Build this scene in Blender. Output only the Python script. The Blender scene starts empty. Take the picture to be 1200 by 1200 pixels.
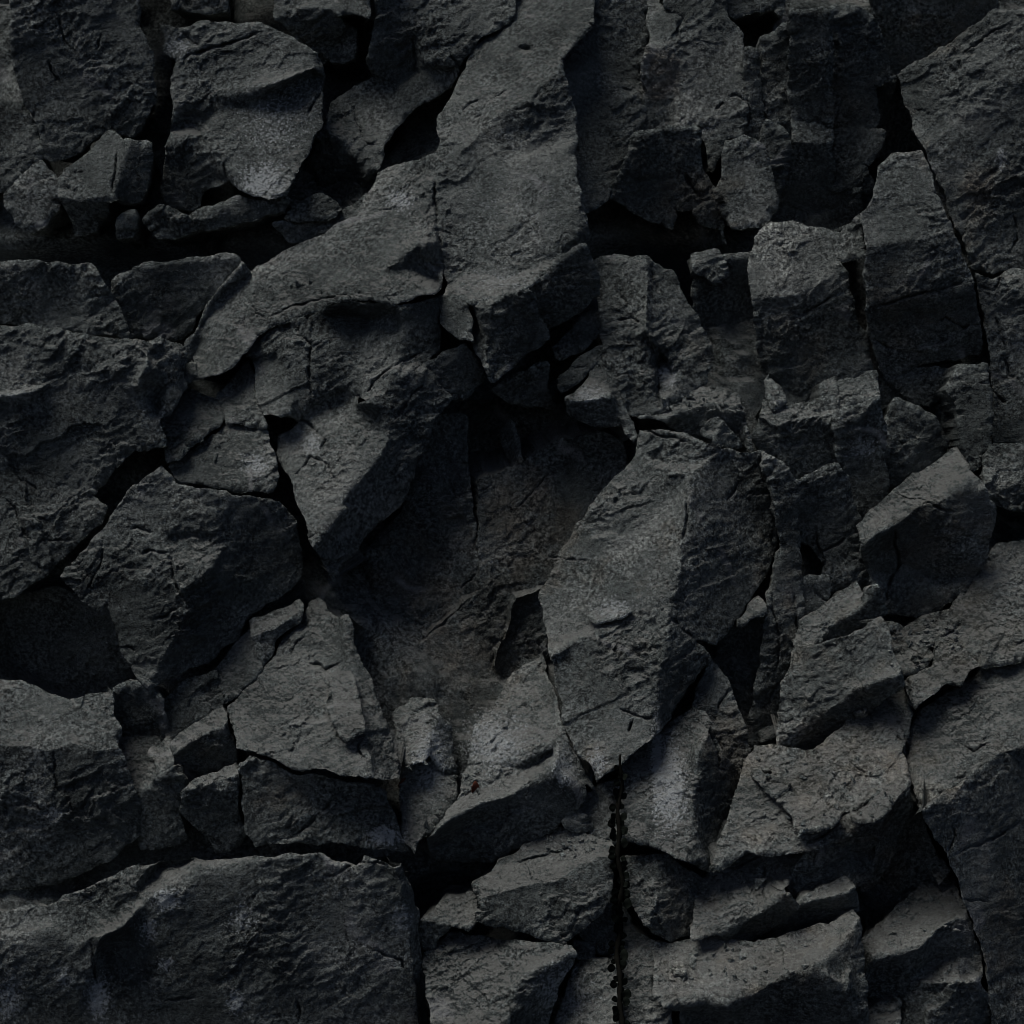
import bpy, math, random
import numpy as np
from mathutils import Vector
from mathutils.geometry import delaunay_2d_cdt

# ------------------------------------------------------------------ camera, sky, sun, exposure
PX = 0.003                      # metres per photo pixel on the plane z = 0 of the cliff
DIST = 2000.0                   # camera distance from that plane, in the same pixels (6 m)
CAMH = 2.3                      # camera height above the foot of the cliff
SUN_EL, SUN_AZ = 64.0, -58.0    # elevation; azimuth measured from "behind the camera" towards its own side

scene = bpy.context.scene
cam_d = bpy.data.cameras.new('camera')
cam = bpy.data.objects.new('camera', cam_d)
scene.collection.objects.link(cam)
cam.location = (0, -DIST * PX, CAMH)
cam.rotation_euler = (math.radians(90), 0, 0)
cam_d.angle = 2 * math.atan(600.0 / DIST)
cam_d.clip_end = 500
scene.camera = cam

world = bpy.data.worlds.new('World')
scene.world = world
world.use_nodes = True
wn = world.node_tree
sky = wn.nodes.new('ShaderNodeTexSky')
sky.sky_type = 'NISHITA'
sky.sun_disc = False
el, az = math.radians(SUN_EL), math.radians(SUN_AZ)
to_sun = Vector((math.cos(el) * math.sin(az), -math.cos(el) * math.cos(az), math.sin(el)))
sky.sun_elevation = el
sky.sun_rotation = math.atan2(to_sun.x, to_sun.y)
sky.air_density, sky.dust_density, sky.ozone_density = 0.25, 0.9, 0.0
bg = wn.nodes['Background']
wn.links.new(sky.outputs[0], bg.inputs[0])
bg.inputs[1].default_value = 0.05

sun_d = bpy.data.lights.new('sun', 'SUN')
sun_d.energy = 1.5
sun_d.angle = math.radians(36)
sun_d.color = (1.0, 0.97, 0.93)
sun = bpy.data.objects.new('sun', sun_d)
scene.collection.objects.link(sun)
sun.rotation_euler = (-to_sun).to_track_quat('-Z', 'Y').to_euler()

vs = scene.view_settings
vs.view_transform = 'Standard'
vs.look = 'None'
vs.gamma = 1.0
vs.exposure = 0.68
scene.cycles.use_denoising = True
scene.cycles.filter_width = 0.8

# ------------------------------------------------------------------ noise (numpy)
def _hash(ix, iy, seed):
    h = (ix.astype(np.int64) * 374761393 + iy.astype(np.int64) * 668265263 + int(seed) * 974634777) & 0xFFFFFFFF
    h = ((h ^ (h >> 13)) * 1274126177) & 0xFFFFFFFF
    h = ((h ^ (h >> 16)) * 2246822519) & 0xFFFFFFFF
    return ((h ^ (h >> 15)) & 0xFFFFFF) / float(0x1000000)

def perlin(x, y, seed=0):
    x0, y0 = np.floor(x), np.floor(y)
    fx, fy = x - x0, y - y0
    u = fx * fx * fx * (fx * (fx * 6 - 15) + 10)
    v = fy * fy * fy * (fy * (fy * 6 - 15) + 10)
    def g(dx, dy):
        a = _hash(x0 + dx, y0 + dy, seed) * 2 * math.pi
        return np.cos(a) * (fx - dx) + np.sin(a) * (fy - dy)
    a = g(0, 0) * (1 - u) + g(1, 0) * u
    b = g(0, 1) * (1 - u) + g(1, 1) * u
    return (a * (1 - v) + b * v) * 1.5

def fbm(x, y, seed, octv=4, gain=0.5):
    s, a = 0, 1.0
    for i in range(octv):
        s = s + a * perlin(x * 2.03 ** i, y * 2.03 ** i, seed + i * 17)
        a *= gain
    return s

def scallop(x, y, seed=0, tilt=0.9):
    """conchoidal chips: lower envelope of tilted bowls, sharp ridges between them; about 0..1"""
    x0, y0 = np.floor(x), np.floor(y)
    best = np.full(x.shape, 9.0)
    for dx in (-1, 0, 1):
        for dy in (-1, 0, 1):
            ix, iy = x0 + dx, y0 + dy
            cx = ix + _hash(ix, iy, seed)
            cy = iy + _hash(ix, iy, seed + 1)
            a = _hash(ix, iy, seed + 2) * 6.2832
            t = tilt * _hash(ix, iy, seed + 3)
            o = 0.5 * _hash(ix, iy, seed + 4)
            px, py = x - cx, y - cy
            best = np.minimum(best, 0.8 * (px * px + py * py) + t * (np.cos(a) * px + np.sin(a) * py) + o)
    return best

def planes(x, y, seed=0):
    """nearly flat facets meeting in sharp creases: lower envelope of tilted planes"""
    x0, y0 = np.floor(x), np.floor(y)
    best = np.full(x.shape, 9.0)
    for dx in (-2, -1, 0, 1, 2):
        for dy in (-2, -1, 0, 1, 2):
            ix, iy = x0 + dx, y0 + dy
            px = x - ix - _hash(ix, iy, seed)
            py = y - iy - _hash(ix, iy, seed + 1)
            a = _hash(ix, iy, seed + 2) * 6.2832
            best = np.minimum(best, 0.16 * (px * px + py * py) + (0.35 + 0.5 * _hash(ix, iy, seed + 3)) * (np.cos(a) * px + np.sin(a) * py) + 0.5 * _hash(ix, iy, seed + 4))
    return best

def chips(x, y, seed=0):
    """flat flakes at random heights with little scarps between them"""
    x0, y0 = np.floor(x), np.floor(y)
    best = np.full(x.shape, 9.0)
    val = np.zeros(x.shape)
    for dx in (-1, 0, 1):
        for dy in (-1, 0, 1):
            ix, iy = x0 + dx, y0 + dy
            px = x - ix - _hash(ix, iy, seed)
            py = y - iy - _hash(ix, iy, seed + 1)
            d = np.abs(px) * 0.6 + np.sqrt(px * px + py * py)
            a = _hash(ix, iy, seed + 2) * 6.2832
            h = _hash(ix, iy, seed + 3) + 0.7 * (np.cos(a) * px + np.sin(a) * py)
            m = d < best
            best = np.where(m, d, best)
            val = np.where(m, h, val)
    return val

# ------------------------------------------------------------------ materials
def rock_material(name, tone=1.0):
    m = bpy.data.materials.new(name)
    m.use_nodes = True
    nt = m.node_tree
    N, L = nt.nodes, nt.links
    bsdf = N['Principled BSDF']
    tc = N.new('ShaderNodeTexCoord')
    def noise(scale, detail=8, rough=0.6, dist=0.0, vec=None):
        n = N.new('ShaderNodeTexNoise')
        n.inputs['Scale'].default_value = scale
        n.inputs['Detail'].default_value = detail
        n.inputs['Roughness'].default_value = rough
        n.inputs['Distortion'].default_value = dist
        L.new(vec or tc.outputs['Object'], n.inputs['Vector'])
        return n
    def ramp(inp, stops):
        r = N.new('ShaderNodeValToRGB')
        e = r.color_ramp.elements
        while len(e) < len(stops): e.new(0.5)
        for q, (p, c) in zip(e, stops):
            q.position = p
            q.color = (c, c, c, 1) if isinstance(c, float) else (*c, 1)
        L.new(inp, r.inputs[0])
        return r
    def mix(fac, a, b, mode='MIX'):
        n = N.new('ShaderNodeMix'); n.data_type = 'RGBA'; n.blend_type = mode
        for sock, v in ((n.inputs[0], fac), (n.inputs[6], a), (n.inputs[7], b)):
            if isinstance(v, (int, float)): sock.default_value = v
            elif isinstance(v, tuple): sock.default_value = (*v, 1)
            else: L.new(v, sock)
        return n.outputs[2]
    def math_(op, a, b):
        n = N.new('ShaderNodeMath'); n.operation = op
        for sock, v in zip(n.inputs, (a, b)):
            if isinstance(v, (int, float)): sock.default_value = v
            else: L.new(v, sock)
        return n.outputs[0]
    k = tone
    mp_ = N.new('ShaderNodeMapping'); mp_.inputs['Rotation'].default_value = (0, math.radians(-32), 0); mp_.inputs['Scale'].default_value = (1.0, 1.0, 0.55)
    L.new(tc.outputs['Object'], mp_.inputs[0])
    base = ramp(noise(2.6, 5, 0.62, 0.6).outputs[0], [(0.30, (0.050 * k, 0.060 * k, 0.058 * k)), (0.52, (0.144 * k, 0.162 * k, 0.155 * k)), (0.72, (0.280 * k, 0.297 * k, 0.278 * k))])
    fine = ramp(noise(70, 3, 0.75).outputs[0], [(0.40, 0.34), (0.5, 0.92), (0.60, 1.75)])
    gm = ramp(noise(5.5, 3).outputs[0], [(0.40, 0.35), (0.60, 1.0)])
    col = mix(gm.outputs[0], base.outputs[0], fine.outputs[0], 'MULTIPLY')
    grain = ramp(noise(330, 1, 0.7).outputs[0], [(0.40, 0.50), (0.5, 1.0), (0.60, 1.55)])
    col = mix(math_('MULTIPLY', gm.outputs[0], 0.9), col, grain.outputs[0], 'MULTIPLY')
    # rusty brown and pale mineral stains, placed by attributes with ragged noise edges
    at_b = N.new('ShaderNodeAttribute'); at_b.attribute_name = 'rust'
    at_l = N.new('ShaderNodeAttribute'); at_l.attribute_name = 'pale'
    nb = noise(9, 4, 0.7)
    fb = ramp(math_('ADD', math_('MULTIPLY', at_b.outputs['Fac'], 0.4), math_('SUBTRACT', nb.outputs[0], 0.70)), [(0.0, 0.0), (0.22, 0.85)])
    col = mix(fb.outputs[0], col, mix(1.0, col, (1.16, 0.985, 0.86), 'MULTIPLY'))
    npale = noise(85, 3, 0.92)
    fl = ramp(math_('ADD', math_('MULTIPLY', at_l.outputs['Fac'], 0.31), math_('SUBTRACT', npale.outputs[0], 0.69)), [(0.0, 0.0), (0.05, 0.75)])
    col = mix(fl.outputs[0], col, (0.56, 0.60, 0.61))
    # thin pale quartz veins
    wv = N.new('ShaderNodeTexWave'); wv.bands_direction = 'DIAGONAL'
    wv.inputs['Scale'].default_value = 0.55
    wv.inputs['Distortion'].default_value = 9.0
    wv.inputs['Detail'].default_value = 4.0
    wv.inputs['Detail Scale'].default_value = 1.6
    L.new(tc.outputs['Object'], wv.inputs['Vector'])
    vm = math_('MULTIPLY', ramp(wv.outputs['Fac'], [(0.988, 0.0), (1.0, 1.0)]).outputs[0], ramp(noise(4.5, 2).outputs[0], [(0.52, 0.0), (0.62, 0.55)]).outputs[0])
    col = mix(vm, col, (0.36, 0.37, 0.37))
    # hairline joints, only here and there
    vc = N.new('ShaderNodeTexVoronoi'); vc.feature = 'DISTANCE_TO_EDGE'; vc.inputs['Scale'].default_value = 4.2
    vd = N.new('ShaderNodeMix'); vd.data_type = 'RGBA'; vd.blend_type = 'LINEAR_LIGHT'; vd.inputs[0].default_value = 0.10
    L.new(mp_.outputs[0], vd.inputs[6]); L.new(noise(7, 4, 0.65).outputs[1], vd.inputs[7]); L.new(vd.outputs[2], vc.inputs['Vector'])
    line = ramp(vc.outputs['Distance'], [(0.0, 1.0), (0.012, 0.0)])
    hair = math_('MULTIPLY', line.outputs[0], ramp(noise(3.1, 1).outputs[0], [(0.50, 0.0), (0.56, 1.0)]).outputs[0])
    col = mix(math_('MULTIPLY', hair, 0.75), col, (0.02, 0.022, 0.022))
    # paler grey mixed over surfaces that face up, ragged by noise
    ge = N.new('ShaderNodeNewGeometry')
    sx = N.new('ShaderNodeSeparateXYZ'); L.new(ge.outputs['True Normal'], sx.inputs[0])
    up_pale = math_('MULTIPLY', ramp(math_('ADD', sx.outputs[2], math_('MULTIPLY', math_('SUBTRACT', noise(22, 3, 0.7).outputs[0], 0.5), 0.9)), [(0.62, 0.0), (0.80, 1.0)]).outputs[0], 0.5)
    col = mix(up_pale, col, (0.295, 0.298, 0.278))
    # edge highlights put into the colour, with some paler stone on broken edges
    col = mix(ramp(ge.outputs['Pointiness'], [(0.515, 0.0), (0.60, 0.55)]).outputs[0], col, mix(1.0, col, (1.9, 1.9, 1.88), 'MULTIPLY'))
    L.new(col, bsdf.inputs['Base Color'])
    bsdf.inputs['Roughness'].default_value = 0.88
    bsdf.inputs['Specular IOR Level'].default_value = 0.25
    # relief too fine for the mesh
    b1 = N.new('ShaderNodeBump'); b1.inputs['Strength'].default_value = 0.9; b1.inputs['Distance'].default_value = 0.085
    mp = N.new('ShaderNodeMapping'); mp.inputs['Rotation'].default_value = (0, math.radians(24), 0); mp.inputs['Scale'].default_value = (0.6, 1, 1.5)
    L.new(tc.outputs['Object'], mp.inputs[0])
    L.new(noise(34, 5, 0.68, 0.4, mp.outputs[0]).outputs[0], b1.inputs['Height'])
    b2 = N.new('ShaderNodeBump'); b2.inputs['Strength'].default_value = 0.8; b2.inputs['Distance'].default_value = 0.022
    L.new(noise(150, 2, 0.7).outputs[0], b2.inputs['Height'])
    vo = N.new('ShaderNodeTexVoronoi'); vo.inputs['Scale'].default_value = 75; vo.feature = 'F1'
    dn = noise(40, 2, 0.6)
    vmix = N.new('ShaderNodeMix'); vmix.data_type = 'RGBA'; vmix.blend_type = 'LINEAR_LIGHT'; vmix.inputs[0].default_value = 0.018
    L.new(mp.outputs[0], vmix.inputs[6]); L.new(dn.outputs[1], vmix.inputs[7]); L.new(vmix.outputs[2], vo.inputs['Vector'])
    sep = N.new('ShaderNodeSeparateColor'); L.new(vo.outputs['Color'], sep.inputs[0])
    b3 = N.new('ShaderNodeBump'); b3.inputs['Strength'].default_value = 0.7; b3.inputs['Distance'].default_value = 0.009
    L.new(sep.outputs[0], b3.inputs['Height']); L.new(b1.outputs[0], b3.inputs['Normal'])
    b4 = N.new('ShaderNodeBump'); b4.inputs['Strength'].default_value = 1.0; b4.inputs['Distance'].default_value = 0.006; b4.invert = True
    L.new(hair, b4.inputs['Height']); L.new(b3.outputs[0], b4.inputs['Normal'])
    L.new(b4.outputs[0], b2.inputs['Normal'])
    L.new(b2.outputs[0], bsdf.inputs['Normal'])
    return m

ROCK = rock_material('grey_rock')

# ------------------------------------------------------------------ the traced cliff
# B name | depth z of the block's middle (pixels towards the viewer) | roughness | label
# then one facet a line: slope_x slope_y ; outline.   slope_y > 0 faces up, slope_x > 0 faces the photo's left side
DATA = """
B rock_block|20|0.9!|pitted dark upright block between two black cracks
0.05 -0.23; 10,0 156,0 165,30 178,60 183,95 184,122 178,127 174,135 168,155 158,162 140,157 132,152 120,160 105,170 95,180 80,185 62,188 52,185 45,160 38,133 27,120 20,95 12,60
B rock_block|-60|1+|
0.20 -0.05; 0,115 25,125 38,150 45,175 42,190 25,205 5,220 0,225
B rock_block|10|1+|
0.10 0.00; 12,225 48,193 60,205 68,230 66,245 50,262 36,268 22,258 10,240
B rock_block|25|1+|
0.15 0.35; 72,211 80,200 107,181 131,157 145,172 137,227 133,230 123,235 95,238 75,229
0.00 -0.70; 75,229 95,238 123,235 123,243 109,267 92,271 83,248
-0.15 -0.15; 145,172 149,167 173,170 171,211 160,232 144,235 137,227
B rock_chip|0|1+|
0.00 -0.15; 140,258 155,248 152,275 140,277
B rock_block|25|1!|blue-grey block with a chipped corner and a lit lower face
0.10 0.35; 189,29 215,34 236,55 230,62 205,72 192,61
0.00 0.20; 215,34 240,23 315,30 345,45 372,62 378,85 367,80 300,97 262,105 205,128 200,88 205,72 230,62 236,55
0.10 -0.30; 205,128 262,105 300,97 367,80 300,118 255,135 235,158 200,155
-0.05 0.45; 367,80 378,85 380,93 379,123 380,149 364,173 353,197 335,229 316,235 293,227 267,213 250,185 235,158 255,135 300,118
0.10 -0.25; 200,155 235,158 250,185 267,213 240,225 235,248 213,247 192,240 187,227 193,171
B rock_slab|10|1+|
0.00 -0.10; 173,256 187,243 221,256 253,245 280,236 316,240 335,234 330,246 300,252 267,261 229,267 187,276
B rock_chip|20|1|
0.00 -0.05; 195,0 277,0 264,9 248,15 221,13 203,9
B rock_block|5|1|
0.20 0.40; 313,0 433,0 431,21 415,16 393,16 380,8 353,8 335,27 324,21
0.10 -0.65; 335,27 353,8 380,8 393,16 401,30 385,69 367,69 348,45
B rock_block|-40|1|
0.10 -0.20; 401,25 417,35 415,60 405,72 388,72
B rock_block|-45|1.1|shaded block over the hollow, split from the pale slab by a curved crack
0.10 0.22; 465,0 617,0 599,21 561,45 551,61 535,80 500,75 487,45 470,40
-0.40 -0.25; 441,0 465,0 470,40 487,45 490,87 465,103 439,90 430,70 440,40
0.05 0.05; 490,87 487,45 500,75 535,80 527,101 505,115 481,128 471,141 463,149 455,140 465,103
0.15 0.40; 388,123 409,110 439,90 465,103 455,140 463,149 449,168 447,187 445,199 428,211 418,190 405,165 385,145
0.20 -0.70; 385,145 405,165 418,190 428,211 420,224 391,227 375,215 365,190 375,160
B rock_chip|-5|1|
0.10 0.25; 348,240 377,227 393,235 399,245 388,253 367,257 335,256
B rock_ledge|-10|1|
0.20 0.30; 367,259 388,255 407,245 428,229 433,237 415,256 391,272 377,280 367,269
B rock_chip|-30|1|
0.00 -0.15; 321,262 367,262 370,285 340,282
B rock_slab|75|1|big pale slanting slab with a smooth upper band and a chipped lower lip
0.65 0.75; 628,0 696,0 693,25 680,43 657,67 640,95 617,113 580,136 561,160 535,184 513,197 500,187 513,179 517,165 512,152 513,139 529,120 540,99 553,65 570,45 600,25
0.08 0.22; 561,160 600,182 640,177 674,163 674,200 680,240 688,275 667,290 640,304 590,328 575,323 545,322 527,335 519,307 511,280 490,240 513,197 535,184
-0.08 0.02; 561,160 580,136 617,113 640,95 657,67 662,100 669,120 673,133 674,163 640,177 600,182
0.15 0.95; 527,335 545,322 575,323 590,328 640,304 667,290 688,275 667,296 653,304 635,324 619,335 593,347 551,355 545,348 519,347
0.40 0.80; 513,197 490,240 511,280 487,283 471,296 457,312 484,320 515,334 511,341 484,347 465,356 444,352 407,351 383,356 375,364 340,372 300,391 288,412 285,380 291,351 300,325 316,307 340,291 377,280 401,264 420,248 431,232 445,204 465,196 500,187
-0.50 -0.50; 457,312 471,296 487,283 511,280 519,307 515,334 484,320
B rock_slab|10|1|
0.40 0.55; 293,324 314,309 298,325 289,351 283,380 287,413 270,428 256,439 229,444 232,417 240,401 235,383 253,353 267,335
-0.40 -0.20; 293,324 267,335 253,353 235,383 240,401 232,417 224,425 219,402 229,388 248,353 268,326 284,307
B rock_block|0|1.2|
0.00 -0.18; 0,305 40,308 107,311 118,328 133,353 115,367 80,375 35,376 0,378
0.10 0.17; 35,376 80,375 115,367 133,353 147,375 148,393 120,391 80,387 35,380
B rock_block|-25|1|
0.00 -0.23; 133,329 160,313 240,302 280,300 282,305 266,324 247,348 228,372 224,387 213,398 155,394 146,375 132,345
B rock_block|40|1.1|broad dark block with a pale diagonal seam across its upper part
0.10 0.05; 0,385 35,383 60,386 78,434 32,454 0,468
0.30 1.10; 0,468 32,454 78,434 70,443 35,463 0,480
0.10 -0.08; 0,480 35,463 70,443 78,434 100,420 140,430 157,452 165,465 184,487 187,492 191,521 173,527 157,527 144,540 128,556 112,572 104,583 88,580 64,579 60,560 35,556 10,545 0,540
0.00 0.10; 60,386 80,391 120,398 152,400 171,417 157,452 140,430 100,420 78,434
-0.90 -0.70; 171,417 187,439 192,457 184,487 165,465 157,452
-0.30 0.15; 152,400 190,400 213,404 216,423 213,433 216,452 208,471 187,492 184,487 192,457 187,439 171,417
0.10 0.08; 0,540 10,545 35,556 60,560 64,579 88,580 104,583 125,592 117,611 85,640 50,675 15,700 0,713
B rock_ledge|0|1|
0.10 0.60; 187,495 215,455 250,468 267,481 255,500 221,521 192,521
B rock_block|15|1.2|
0.15 0.50; 200,548 208,540 253,511 267,497 285,500 312,505 322,540 327,559 317,575 291,575 245,567 208,564
B rock_block|5|1|
0.30 0.45; 291,422 296,440 302,475 311,500 290,497 267,492 265,480 254,466 270,450
B rock_buttress|60|1.15!|tall pointed buttress hanging under the pale slab, tapering to a tip
0.00 -1.00; 383,358 407,353 444,354 465,358 466,372 440,374 400,370 375,367
0.30 0.30; 300,393 340,374 350,385 355,400 325,413 295,420 290,418
0.30 0.50; 295,420 325,413 335,430 345,470 343,490 325,488 308,488 299,465
0.05 0.10; 340,374 375,367 400,370 440,374 425,400 419,441 419,463 400,460 365,480 350,495 343,490 345,470 335,430 325,413 355,400 350,385
-0.25 -0.15; 465,358 513,347 517,380 515,410 500,428 460,431 468,423 471,380 466,372
0.10 0.25; 440,374 466,372 471,380 468,423 460,431 457,449 452,460 428,469 419,463 419,441 425,400
-0.70 -0.05; 452,460 457,449 460,431 500,428 529,465 513,489 503,513 492,540 484,564 468,596 441,613 420,645 401,664 392,682 375,657 367,645 377,637 391,616 407,596 399,591 409,577 428,559 447,535 455,511 444,489 420,472 428,469
0.25 0.55; 420,472 444,489 455,511 447,535 428,559 409,577 399,591 407,596 391,616 377,637 367,645 355,610 345,580 335,556 325,530 325,512 350,495 365,480 400,460 419,463
B rock_block|50|1|
-0.10 -0.30; 490,432 520,415 545,405 563,430 568,445 550,462 530,466
B rock_block|95|1|
0.00 -0.35; 621,336 637,324 655,304 685,286 695,310 702,345 685,360 660,375 641,384 633,365
B rock_block|-20|1|
-0.20 -0.50; 578,457 605,438 640,425 641,455 647,478 600,470
B rock_slab|10|1|tilted slab with a small dark triangular hole
0.15 0.22; 692,309 720,298 760,305 757,385 740,400 733,487 707,423 707,380 701,343
-0.35 0.30; 760,305 787,319 797,340 813,369 827,393 832,407 831,433 827,449 803,460 787,470 788,445 787,433 765,393 757,385
0.20 0.10; 757,385 771,436 771,481 749,487 733,487 740,400
0.20 0.70; 771,436 776,420 787,433 788,445 787,470 771,481
-1.20 -1.20; 757,385 765,393 787,433 776,420 771,436
B rock_chip|0|1|
0.10 0.15; 650,407 691,366 707,370 706,385 700,396 675,412 656,421
B rock_chip|5|1|
0.10 0.20; 656,444 688,414 706,407 707,420 691,432 680,447 659,455
B rock_block|22|1|
0.15 0.85; 664,468 683,452 693,436 705,429 713,450 716,458 700,468 675,470
0.00 -0.40; 664,468 675,470 700,468 716,458 725,484 729,498 696,495 664,485
-0.35 0.45; 705,424 713,428 726,463 746,511 743,516 736,508 729,498 725,484 716,458 713,450 705,429
B rock_chip|-110|1|
0.80 0.30; 586,500 600,495 612,540 603,548 595,530
B rock_ledge|10|1|
0.10 0.90; 749,489 771,482 803,461 824,453 864,463 867,473 853,476 832,471 813,478 781,496 771,489
0.10 -0.30; 781,496 813,478 832,471 853,476 867,473 866,480 875,521 862,521 840,519 813,510 784,500
-0.60 0.50; 867,473 877,508 880,527 875,521 866,480
B rock_chip|25|1|
0.40 0.50; 824,505 840,493 846,505 838,512 826,510
-0.30 0.00; 840,493 859,509 866,521 840,519 838,512 846,505
B rock_block|40|1.1!|big leaning block with a lit front, a darker right flank and pale veins
0.30 0.32; 747,535 745,527 749,503 781,503 813,513 840,521 846,527 812,540 790,546 768,535 784,559 797,558 811,553 805,570 800,613 797,680 784,723 740,718 715,718 690,727 675,745 643,757 640,744 631,700 656,648 675,617 696,585 731,548
0.35 1.20; 768,535 790,546 812,540 846,527 811,553 797,558 784,559
-0.50 0.08; 846,527 896,529 901,548 905,567 912,617 912,627 904,661 893,683 867,725 856,739 840,757 817,752 808,741 787,725 784,723 797,680 800,613 805,570 811,553
0.20 0.90; 643,757 675,745 690,727 715,718 740,718 715,730 690,745 665,762 645,772
0.15 0.32; 645,772 665,762 690,745 715,730 740,718 784,723 775,770 771,805 776,859 763,867 733,891 699,916 691,896 672,880 659,845 653,808
-0.60 -0.05; 784,723 787,725 808,741 817,752 835,773 808,803 787,843 779,857 776,859 771,805 775,770
B rock_chip|-10|1|
0.30 0.90; 867,731 888,704 895,717 883,721
B rock_block|-110|1|
0.20 -0.10; 848,744 891,728 900,745 884,781 864,821 856,803 840,779
B rock_block|-20|1|
-0.10 0.20; 833,777 851,797 859,821 867,840 875,867 876,885 864,904 848,885 831,851 824,835 811,827 827,792
B rock_block|20|1.1|pale block with white mineral streaks beside the hanging vine
0.10 0.50; 733,891 763,870 784,853 811,829 824,836 831,853 821,864 813,883 813,917 811,933 821,981 832,1019 803,1008 781,1000 760,987 727,985 725,920
-0.90 0.00; 831,853 848,887 864,904 872,896 859,933 845,981 832,1019 821,981 811,933 813,917 813,883 821,864
B rock_wedge|35|1.05!|bright triangular block with a smooth narrow right flank
0.28 0.62; 360,707 372,701 380,707 383,717 399,724 404,771 415,797 424,835 428,853 433,888 437,912 415,911 380,904 340,899 293,880 277,877 267,827 301,794 316,773 327,752 353,728
-0.55 0.55; 399,724 409,718 417,757 436,797 444,821 457,853 467,883 469,915 437,912 433,888 428,853 424,835 415,797 404,771
B rock_wedge|15|1.1!|wedge with a speckled top, a bright ledge and a dark front
0.30 0.70; 547,892 550,865 567,840 580,824 600,808 640,785 651,813 656,840 656,868 648,877 600,899 560,925 535,938
0.40 0.60; 580,824 600,787 635,768 641,779 640,785 600,808
0.20 1.20; 500,983 515,960 535,938 560,925 600,899 648,877 652,887 627,909 600,931 567,944 521,971
0.00 -0.35; 500,983 521,971 567,944 600,931 627,909 652,887 664,907 685,920 688,933 680,944 653,971 616,989 580,1011 561,1012 513,1010 503,1005
-0.60 0.50; 651,813 661,861 672,880 690,905 695,925 685,920 664,907 652,887 648,877 656,868 656,840
B rock_block|40|1.1|
0.20 0.85; 556,1037 580,1017 616,993 643,976 656,973 715,987 717,1003 690,1005 653,1032 627,1035 600,1043 560,1053
0.00 0.10; 560,1053 600,1043 627,1035 653,1032 690,1005 717,1003 717,1051 707,1067 688,1080 672,1093 659,1107 640,1099 619,1090 580,1085 561,1077
B rock_block|20|1|
0.15 0.75; 493,1080 519,1059 552,1044 557,1056 561,1077 548,1088 527,1083
0.20 -0.30; 493,1080 527,1083 508,1109 497,1109
B rock_block|37|1.1|
0.20 0.60; 499,1117 527,1095 567,1099 617,1107 669,1111 650,1118 617,1136 601,1160 586,1200 516,1200 505,1168 497,1133
-0.40 -0.30; 669,1111 674,1118 669,1128 653,1155 621,1200 586,1200 601,1160 617,1136 650,1118
B rock_block|20|1.1|
0.30 0.50; 629,1200 667,1149 677,1131 693,1127 722,1127 724,1200
B rock_block|-10|1|
0.00 0.10; 676,1092 717,1055 721,1122 697,1112
B rock_block|20|1|
0.10 0.40; 728,1008 765,1003 772,1040 762,1088 755,1083 747,1061 733,1048
-0.35 0.15; 765,1003 781,1005 821,1029 816,1064 811,1093 787,1101 765,1093 762,1088 772,1040
B rock_block|10|1|
0.00 0.40; 728,1058 745,1095 767,1105 768,1168 785,1185 795,1200 728,1200
B rock_slab|35|1!|grey slab with a dark curved undercut along its lower edge
0.25 0.22; 933,757 965,752 995,744 1035,721 1040,733 1053,773 1057,784 1013,800 992,811 960,843 931,880 909,875 912,827 920,792 928,765
0.00 -1.50; 931,880 960,843 992,811 1013,800 1057,784 1061,803 1030,826 1000,842 975,860 955,881
B rock_wall|-75|1|
0.10 -0.10; 1000,1000 1069,930 1100,1010 1115,1040 1060,1062 1012,1085
B rock_ledge|-35|1|
0.10 0.90; 1013,1101 1040,1077 1061,1059 1093,1029 1112,1029 1131,1067 1128,1072 1099,1088 1077,1112 1045,1123 1016,1133
0.00 -0.40; 1016,1133 1045,1123 1077,1112 1099,1088 1090,1120 1075,1141 1067,1155 1056,1171 1016,1170
-0.10 -0.20; 1099,1088 1128,1072 1131,1067 1138,1090 1148,1120 1150,1142 1128,1145 1117,1120 1093,1122 1090,1120
0.20 0.90; 1075,1141 1090,1120 1093,1122 1117,1120 1128,1145 1150,1142 1146,1152 1112,1150 1078,1153 1067,1155
0.10 0.10; 1056,1171 1067,1155 1078,1153 1112,1150 1115,1171 1088,1184 1064,1200 1052,1200
-0.30 -0.20; 1064,1200 1088,1184 1115,1171 1112,1150 1146,1152 1156,1165 1162,1200
B rock_chip|-5|1|
0.10 0.70; 1017,1190 1029,1176 1054,1173 1050,1200 1017,1200
B rock_block|25|0.65!|big dark block under a pale slope, crossed by one crack
-0.60 0.00; 1077,947 1093,938 1141,906 1173,882 1200,857 1200,1200 1165,1200 1156,1133 1145,1093 1129,1056 1108,1000
B rock_slab|42|0.6!|pale grey slope above the big dark block, parted from it by a straight edge
0.25 0.48; 1072,838 1108,812 1125,805 1152,783 1200,765 1200,857 1173,882 1141,906 1093,938 1077,947 1069,925 1062,905 1058,880 1061,866 1067,850
B rock_slab|38|1!|thin pale plate with a pointed top lying on the slope
0.20 0.60; 1061,800 1093,779 1097,760 1101,747 1128,760 1152,779 1125,801 1109,803 1072,832
B rock_block|0|1.1|
0.10 0.50; 1200,620 1170,640 1152,670 1132,690 1116,716 1122,730 1100,748 1128,757 1154,778 1200,762
B rock_block|-5|1.2|
0.10 0.70; 1041,733 1060,738 1078,730 1082,748 1092,770 1078,785 1062,787 1054,768
B rock_block|-10|1.1|
0.20 0.60; 1080,731 1095,722 1115,718 1120,730 1100,745 1085,758
B rock_block|15|1|brown block with a smooth pale slanting top
0.30 1.00; 1007,617 1051,577 1083,553 1120,527 1128,540 1136,553 1099,577 1067,601 1040,624 1013,643 1010,624
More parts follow.
